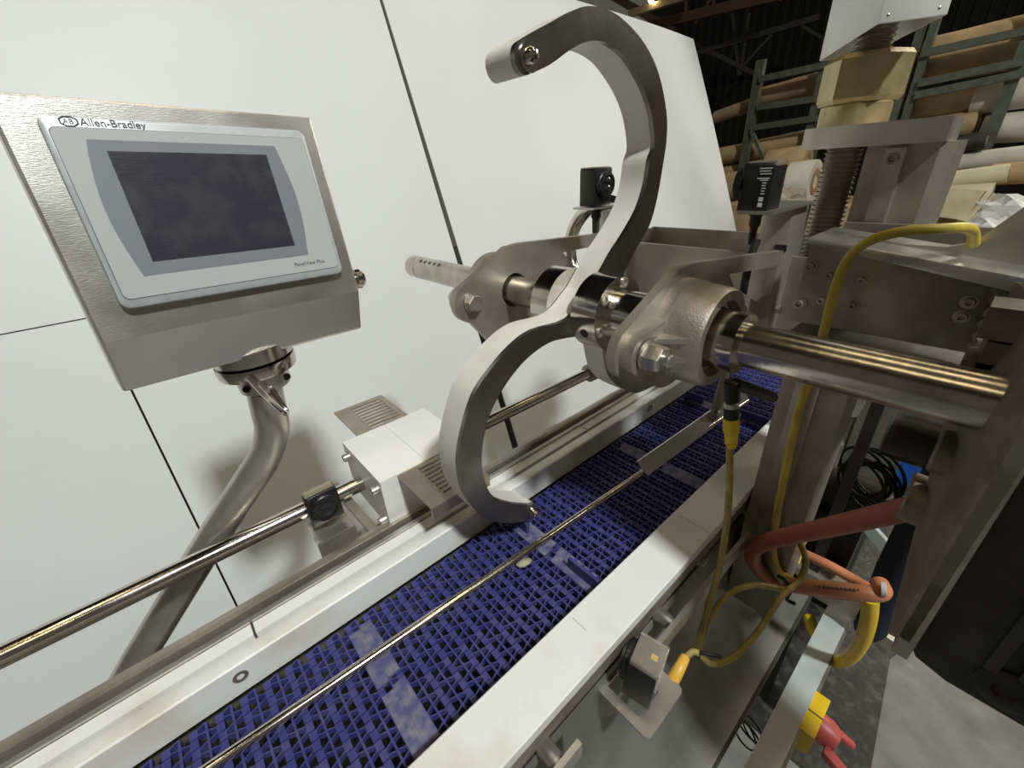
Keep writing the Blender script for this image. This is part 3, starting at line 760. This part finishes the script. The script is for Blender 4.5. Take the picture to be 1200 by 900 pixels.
pole = [(310,456,.657),(315,480,.660),(319,503,.664),(313,530,.670),(295,560,.678),(248,632,.70),(168,762,.735),(148,796,.745)]
pts = [at(a, b, y=c) for a, b, c in pole]
dl = (pts[-1] - pts[-2]).normalized()
pts.append(pts[-1] + dl*.25)
MB().tube(pts, .0240, 24, 6).build('bent_pipe', steel, hp)

# ------------------------------------------------------------------ connector and cables
cn = thing('cable_connector', 'black and yellow plug hanging below the near bearing', 'connector', (.53, .19, 1.05))
XC = .525
def tubepx(pts, r, n=10, sm=6): return MB().tube([at(a, b, x=c) for a, b, c in pts], r, n, sm)
cA, cB, cC, cD, cE = (at(857, y, x=XC) for y in (446, 471, 478, 490, 527))
MB().cyl(cA, cB, .0105, 20, .002).build('plug_body', black, cn)
MB().cyl(cB, cC, .0095, 20, .001).build('nut', steel, cn)
MB().cyl(cC, cD, .0098, 20, .001).build('sleeve', black, cn)
MB().lathe(cD, cE - cD, [(.0100, 0), (.0105, .010), (.0105, .020), (.0085, .024), (.0085, .034), (.007, .036), (.0085, .038), (.007, .041), (.006, .045)], 20).build('boot', yellow, cn)
MB().tube([at(862, 450, x=XC), at(885, 458, x=.56), at(905, 466, x=.60)], .008, 10).build('side_lead', black, cn)
def cable(name, label, pts, r, m, n=10):
    return tag(tubepx(pts, r, n).build(name, m), label, 'cable')
cable('yellow_cable', 'yellow cable hanging straight down from the yellow plug', [(855,524,.525),(855,560,.52),(852,610,.51),(843,665,.49),(829,715,.47),(820,750,.45),(819,768,.44)], .0048, dirtyyel)
cable('yellow_cable', 'bright yellow cable arching over the bolted plate and down behind the shaft', [(1141,286,.735),(1140,272,.72),(1130,267,.69),(1105,268,.66),(1060,271,.645),(1020,282,.64),(995,302,.64),(978,340,.64),(964,395,.64),(950,440,.635),(935,485,.635),(922,545,.635),(911,600,.635),(906,640,.64),(912,668,.65),(926,678,.655)], .0056, yellowc, 12)
cable('yellow_cable', 'dirty yellow cable looping from the lower photo eye over the grey trough', [(803,770,.40),(815,764,.42),(835,778,.45),(862,768,.48),(890,738,.52),(915,700,.57),(938,678,.62),(944,655,.64),(935,630,.66),(930,612,.66)], .0048, dirtyyel)
cable('yellow_cable', 'dirty yellow cable curving out from the hanging one to the hose', [(822,752,.47),(832,725,.49),(852,698,.52),(880,686,.56),(905,688,.60),(922,692,.63)], .0046, dirtyyel)
cable('yellow_cable', 'thin yellow cable coiled tightly behind the leg column', [(955,540,.80),(952,575,.80),(944,600,.79),(950,620,.79),(940,640,.78),(935,660,.76)], .004, yellowc)
cable('cable_tie', 'black cable tie around the crossing yellow cables', [(912,675,.60),(920,680,.595),(926,692,.60),(922,702,.61),(932,708,.61)], .003, blackrub)
cable('cable_tie', 'black cable tie by the small orange plug', [(812,762,.43),(818,770,.425),(822,765,.425),(845,770,.44)], .003, blackrub)
# hoses
h = tag(tubepx([(1083,592,.52),(1040,602,.53),(980,616,.55),(925,628,.575),(895,636,.595),(883,645,.61),(884,660,.635),(900,676,.66),(930,686,.68),(970,692,.70),(1005,695,.71),(1026,695,.71)], lambda u: .0125, 16).build('hose', redhose), 'thick red brown hose from the carriage stub curling under the column', 'hose')
h = tag(tubepx([(940,648,.80),(970,662,.79),(1000,679,.78),(1018,690,.765)], .0095, 12).build('hose', orange), 'short straight orange hose behind the curled hose end', 'hose')
tag(tubepx([(1020,700,.74),(1018,725,.76),(1010,752,.79),(996,770,.82),(980,776,.85)], .0125, 14).build('hose', yellow), 'fat yellow hose hanging below the orange hose end', 'hose')
tag(tubepx([(948,722,.95),(952,735,.93),(958,748,.92)], .013, 12).build('hose', yellow), 'short yellow hose piece behind the pale stand rail', 'hose')
h = tag(tubepx([(930,686,.655),(968,690,.675),(1005,694,.69),(1024,696,.70),(1034,693,.715),(1031,684,.735)], .0128, 16).build('hose', orange), 'bright orange hose with faint printing and a white cut end', 'hose')
MB().lathe(at(1033, 690, x=.700), (.2, -1, .3), [(.011, 0), (.011, .006), (.007, .006), (.005, .002)], 16).build('white_end', whiteink, h)
m_ = MB()
for kx in range(12):
    px = 950 + kx*5.0; p = at(px, 687.5 + (px-950)*.085, x=.658 + kx*.0018)
    m_.box(p + Vector((0, -.0012, -.0010)), p + Vector((.004, .0012, .0008)))
m_.build('print_marks', inkm, h)['kind'] = 'stuff'
# lockout valve
p = at(946, 830, z=.42)
vp = Vector((.70, -.020, .44))
v0 = at(955, 845, x=.70)
lv = thing('lockout_valve', 'yellow and red air valve with lever on the pale stand rail', 'valve', v0)
lv.scale = (1.45, 1.45, 1.45)
MB().box(v0 + Vector((-.035, -.006, -.024)), v0 + Vector((.030, .012, .018)), .003).build('yellow_body', yellow, lv)
MB().box(v0 + Vector((-.004, -.0065, -.0245)), v0 + Vector((-.002, .0125, .0185))).build('body_slot', inkm, lv)
MB().lathe(v0 + Vector((0, -.004, -.004)), (0, -1, -.1), [(.019, 0), (.019, .012), (.014, .024)], 20).build('red_knob', red, lv)
MB().hull8([v0 + Vector(q) for q in ((-.030,-.018,-.016),(-.012,-.018,-.020),(-.016,-.048,-.03),(-.034,-.048,-.026))], [v0 + Vector(q) for q in ((-.030,-.018,.0),(-.012,-.018,-.004),(-.018,-.048,-.014),(-.032,-.048,-.012))], .004).build('red_lever', red, lv)
MB().hull8([v0 + Vector(q) for q in ((.006,-.018,-.012),(.016,-.018,-.010),(.020,-.046,-.020),(.012,-.046,-.022))], [v0 + Vector(q) for q in ((.006,-.018,.002),(.016,-.018,.002),(.020,-.046,-.012),(.012,-.046,-.012))], .003).build('red_lever', red, lv)
# black loops of wire
def coil(name, label, c, r, n, tilt, rad):
    pts = []
    rnd = random.Random(3)
    for i in range(n*12 + 1):
        a = 2*PI*i/12; rr = r*(1 + .14*math.sin(i*.37)) ; pts.append(c + Vector((tilt*rr*math.cos(a) + .3*r*math.sin(i*.21), rr*math.cos(a)*.9 + .25*r*math.sin(i*.11), rr*math.sin(a) + .22*r*math.cos(i*.17))))
    return tag(MB().tube(pts, rad, 6, 2).build(name, blackrub), label, 'cable')
coil('cable_coil', 'black cable coil hanging behind the column below the shaft', at(1018, 562, x=1.0), .048, 9, .5, .0032)
coil('cable_coil', 'thin black wire loops below the trough edge', at(878, 858, x=.62) + Vector((0, 0, 0)), .028, 3, .3, .002)
cable('conduit', 'black cable running along the trough edge down to the floor', [(930,700,.98),(905,750,.90),(880,800,.83),(850,860,.76),(830,905,.70)], .012, blackrub)
# things further back under the shaft
tag(MB().box((1.55, -.09, .46), (1.75, .055, .60), .01).build('bin', bluebin), 'blue plastic bin behind the black cable coil', 'bin')
MB().hull8([at(982,590,x=1.2), at(994,584,x=1.2), at(1048,645,x=1.2), at(1036,650,x=1.2)], [p + Vector((.02, 0, -.004)) for p in (at(982,590,x=1.2), at(994,584,x=1.2), at(1048,645,x=1.2), at(1036,650,x=1.2))]).build('slanted_bar', greypaint, cr)
cb = thing('cabinet', 'grey metal cabinet corner behind the coil', 'cabinet', (1.55, .2, 0))
MB().box((1.45, .03, 0), (1.9, .163, .95), .004).build('body', mat('cabinet_grey', (.13, .125, .11), .5, .3, .2, 10), cb)
MB().box((1.435, .04, .05), (1.45, .155, .9), .004).build('door', mat('cabinet_door_grey', (.20, .195, .17), .5, .3, .2, 10), cb)
mo = thing('motor', 'dark motor and gearbox low behind the column', 'motor', (1.0, .1, .4))
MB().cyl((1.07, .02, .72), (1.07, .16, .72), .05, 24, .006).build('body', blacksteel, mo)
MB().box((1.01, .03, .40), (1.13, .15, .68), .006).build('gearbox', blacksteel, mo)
MB().cyl(at(978, 515, x=.95), at(968, 545, x=.95), .018, 18, .003).build('fitting', steel, mo)
c = at(1064, 650, x=.95)
z0 = at(1036, 752, x=.95).z
MB().hull8([at(1016,732,x=1.05), at(1053,756,x=1.05), at(1050,768,x=1.05), at(1012,744,x=1.05)], [p + Vector((.03, 0, 0)) for p in (at(1016,732,x=1.05), at(1053,756,x=1.05), at(1050,768,x=1.05), at(1012,744,x=1.05))]).build('foot_bar', plate_steel, cr)
tag(MB().lathe((c.x, c.y, z0), (0, 0, 1), [(.024, 0), (.030, .02), (.032, .12), (.036, .2), (.036, .5), (.030, .62)], 20).build('cloth_bundle', navy), 'dark navy cloth hanging beside the carriage edge', 'cloth')
cl = at(1075, 525, x=1.0)
tag(MB().lathe(cl + Vector((0, .05, .02)), (0, -1, .0), [(.04, 0), (.052, .004), (.052, .13), (.04, .134)], 28).build('motor_cover', black), 'black round motor cover under the shaft right end', 'motor')

# curved metal hose behind the far photo eye
tag(tubepx([(694,345,.86),(676,325,.87),(668,298,.88),(672,270,.89),(686,248,.90),(704,237,.90),(722,240,.90),(734,256,.90)], .017, 16).build('metal_hose', polished), 'shiny corrugated metal hose arching behind the far photo eye', 'hose')

# ------------------------------------------------------------------ storage rack with rolls
XR = 5.0
rk = thing('storage_rack', 'tall dark green steel storage rack in the background', 'rack', (XR, 1.2, 0))
def post(px, py, w=.075, top=None):
    p = at(px, py, x=XR); z1 = at(px, top, x=XR).z if top is not None else 3.6
    MB().box((XR - .03, p.y - w/2, 0), (XR + .03, p.y + w/2, z1), .004).build('post', rackgreen, rk)
post(884, 120, .075, 72); post(952, 140, .055); post(963, 140, .035); post(1061, 95, .046); post(1074, 98, .050); post(1168, 140, .07)
def beam(p, q, h=.05, x=XR - .04):
    a, b = at(p[0], p[1], x=x), at(q[0], q[1], x=x)
    MB().hull8([(x-.02, a.y, a.z-h/2), (x+.02, a.y, a.z-h/2), (x+.02, b.y, b.z-h/2), (x-.02, b.y, b.z-h/2)],
               [(x-.02, a.y, a.z+h/2), (x+.02, a.y, a.z+h/2), (x+.02, b.y, b.z+h/2), (x-.02, b.y, b.z+h/2)]).build('beam', rackgreen, rk)
for p, q in (((890,93),(968,76)), ((888,126),(962,115)), ((886,149),(960,138)), ((1080,63),(1240,28)), ((1076,98),(1200,72)), ((1072,112),(1200,86)), ((1080,168),(1160,158)), ((880,152),(898,192))):
    beam(p, q)
def roll(name, label, p, q, r, m, x, spiral=True, grp=None):
    a, b = at(p[0], p[1], x=x), at(q[0], q[1], x=x)
    t = thing(name, label, 'roll', (a + b)/2 - Vector((0, 0, r)), grp)
    d = (b - a); L = d.length
    prof = [(r*.98, 0), (r, .01), (r*.985, L*.3), (r*1.01, L*.6), (r, L - .01), (r*.98, L)]
    MB().lathe(a, d, prof, 20).build('wrap', m, t)
    for e, sg in ((a, -1), (b, 1)):
        dn = d.normalized()*sg
        MB().lathe(e, dn, [(r*.62, 0), (r*.60, .004), (r*.32, .005), (r*.28, -.004), (0.001, -.004)], 16, cap=False).build('core', kraft2, t)
    return t
roll('paper_roll', 'tan kraft roll on the top shelf right of the double posts, with a crease', (1080, 72), (1240, 38), .150, kraft, 5.21)
roll('paper_roll', 'thinner brown kraft roll under the creased tan one on the top shelf', (1076, 90), (1215, 63), .075, kraft2, 5.42)
roll('paper_roll', 'tan roll on the left bay shelf, upper of the two', (842, 184), (950, 163), .088, kraft, 5.14)
roll('paper_roll', 'tan roll on the left bay shelf, lower of the two', (846, 206), (950, 187), .088, kraft, 5.14)
roll('paper_roll', 'loose brown kraft roll on the left bay top shelf, left part', (838, 138), (900, 116), .060, kraft2, 5.17)
roll('paper_roll', 'thick brown kraft bundle by the middle post, tied and creased', (893, 114), (962, 96), .085, kraft2, 5.17)
roll('paper_roll', 'tan roll on the middle shelf just right of the top plate', (1062, 126), (1142, 112), .10, kraft, 5.17)
roll('paper_roll', 'tan roll on the middle shelf just above the slim dark tube', (1090, 152), (1146, 144), .095, kraft, 5.17)
roll('paper_roll', 'white roll right of the right rack post, upper', (1140, 118), (1230, 104), .10, pale, 5.17)
roll('paper_roll', 'white roll right of the right rack post, lower', (1150, 152), (1230, 146), .10, pale, 5.17)
roll('paper_roll', 'slim dark tube on the lower middle shelf', (1080, 172), (1156, 165), .055, blacksteel, 4.86)
roll('paper_roll', 'pale grey tube lying across in front of the right rack post foot', (1090, 194), (1220, 180), .065, pale, 4.9)
roll('paper_roll', 'cream roll on top of the paper pile right of the column', (1088, 214), (1182, 203), .06, cream, 4.6)
roll('paper_roll', 'wide cream roll with a curled open end in the pile', (1078, 240), (1160, 236), .12, cream, 4.55)
roll('paper_roll', 'brown cardboard tube at the bottom of the pile above the yellow cable', (1040, 262), (1188, 262), .07, kraft2, 4.4)
roll('paper_roll', 'tan kraft roll at far right bending down beside the pile', (1160, 205), (1230, 200), .07, kraft, 4.7)
roll('paper_roll', 'tan roll seen between near photo eye and threaded screw', (900, 195), (946, 190), .13, kraft, 4.4)
roll('paper_roll', 'white ended roll beside the threaded screw', (925, 215), (955, 213), .16, pale, 4.2)
roll('paper_roll', 'cream roll just behind the near photo eye', (846, 222), (900, 216), .15, kraft, 4.6)
# curled cream sheet in the pile
pts = [at(px, py, x=4.35) for px, py in ((1080,222),(1110,220),(1140,222),(1165,226),(1172,236),(1160,246),(1142,250),(1136,244))]
m_ = MB(); A = []; B = []
for p in catmull(pts, 4): A.append(m_.bm.verts.new(p)); B.append(m_.bm.verts.new(p + Vector((-.35, .05, -.14))))
for i in range(len(A)-1): m_.bm.faces.new((A[i], A[i+1], B[i+1], B[i]))
bmesh.ops.solidify(m_.bm, geom=m_.bm.faces[:], thickness=.008)
tag(m_.build('paper_sheet', cream), 'loose cream paper sheet curling over the pile front', 'paper')
# crumpled clear plastic
def crumple(name, label, c, r, m):
    bm = bmesh.new(); bmesh.ops.create_icosphere(bm, subdivisions=3, radius=r); rnd = random.Random(5)
    for v in bm.verts: v.co *= .72 + .42*rnd.random()
    g = MB(); g.bm.free(); g.bm = bm; bm.transform(Matrix.Translation(c) @ Matrix.Diagonal((1, 1.3, .8, 1)))
    return tag(g.build(name, m, smooth=False), label, 'plastic wrap')
wrapm = mat('plastic_wrap', (.70, .69, .66), .35, 0, .15, 10)
crumple('plastic_wrap', 'crumpled white plastic wrap at the right end of the pile', at(1190, 252, x=4.2), .16, wrapm)
crumple('plastic_wrap', 'crumpled white paper beside the yellow cable end', at(1160, 272, x=4.0), .11, wrapm)
crumple('plastic_wrap', 'crumpled translucent wrap behind the near photo eye', at(918, 235, x=4.0), .13, mat('brown_wrap', (.45, .38, .28), .45, 0, .3, 10))
# pile support: low pallets so that nothing floats
pl = thing('pallet_stack', 'stack of boxes and pallets under the roll pile', 'pallet', (4.5, .5, 0))
MB().box((4.05, -.7, 0), (4.85, .72, .45), .01).build('lower_box', kraft2, pl)
MB().box((4.10, -.6, .45), (4.80, .70, .86), .01).build('upper_box', kraft, pl)
pl = thing('pallet_stack', 'second stack of boxes under the rolls behind the near photo eye', 'pallet', (4.4, 1.2, 0))
MB().box((3.85, .74, 0), (4.85, 1.9, .52), .01).build('lower_box', kraft2, pl)
MB().box((3.90, .75, .52), (4.80, 1.8, 1.06), .01).build('upper_box', kraft, pl)

# ------------------------------------------------------------------ roof steel
def truss(name, label, segs, x, m, w=.10):
    t = thing(name, label, 'truss', at(*segs[0][0], x=x))
    for p, q, ww in segs:
        a, b = at(*p, x=x), at(*q, x=x)
        MB().tube([a, b], ww*.5, 4, 0).build('chord', m, t, smooth=False)
    return t
truss('roof_truss', 'rust red roof truss chords at top centre', [((768,29),(915,-6),.20),((690,-20),(790,36),.16),((805,28),(803,-20),.07),((815,27),(845,-20),.06),((840,20),(832,-20),.06)], 9.0, redsteel)
truss('roof_truss', 'dark roof truss with crossing braces above the rack', [((812,50),(892,90),.10),((790,70),(960,20),.12),((858,10),(866,88),.06),((878,15),(868,88),.06),((905,40),(868,80),.06),((940,30),(990,60),.06)], 10.0, mat('dark_roof_steel', (.05, .045, .038), .7))
tl = thing('roof_lamp', 'lit ceiling lamp fixture glimpsed at the top edge', 'lamp', at(768, 0, x=8.4))
a, b = at(738, 16, x=8.4), at(810, -6, x=8.4)
MB().tube([a, b], .07, 4, 0).build('housing', bronze, tl, smooth=False)
p = at(763, 1, x=8.3); MB().lathe(p, (0, 0, -1), [(.05, -.02), (.05, 0), (.02, .03)], 14).build('bulb', mat('lamp_glow', (1, .9, .7), .5, emit=((1, .85, .6), 14)), tl)

# ------------------------------------------------------------------ groups of repeats
GR = {'paper_roll': 'paper rolls on the rack and in the pile', 'photo_eye': 'photo eyes on the machine', 'yellow_cable': 'yellow sensor cables',
      'flange_bearing': 'bearings of the hook shaft', 'hose': 'orange and yellow hoses', 'cable_tie': 'black cable ties', 'cable_coil': 'black wire coils',
      'roof_truss': 'roof trusses', 'plastic_wrap': 'crumpled wraps on the roll pile', 'sensor_bracket': 'photo eye brackets', 'pallet_stack': 'box stacks under the rolls'}
for o in list(COL.objects):
    if o.parent is None and 'label' in o and o.name.split('.')[0] in GR: o['group'] = GR[o.name.split('.')[0]]
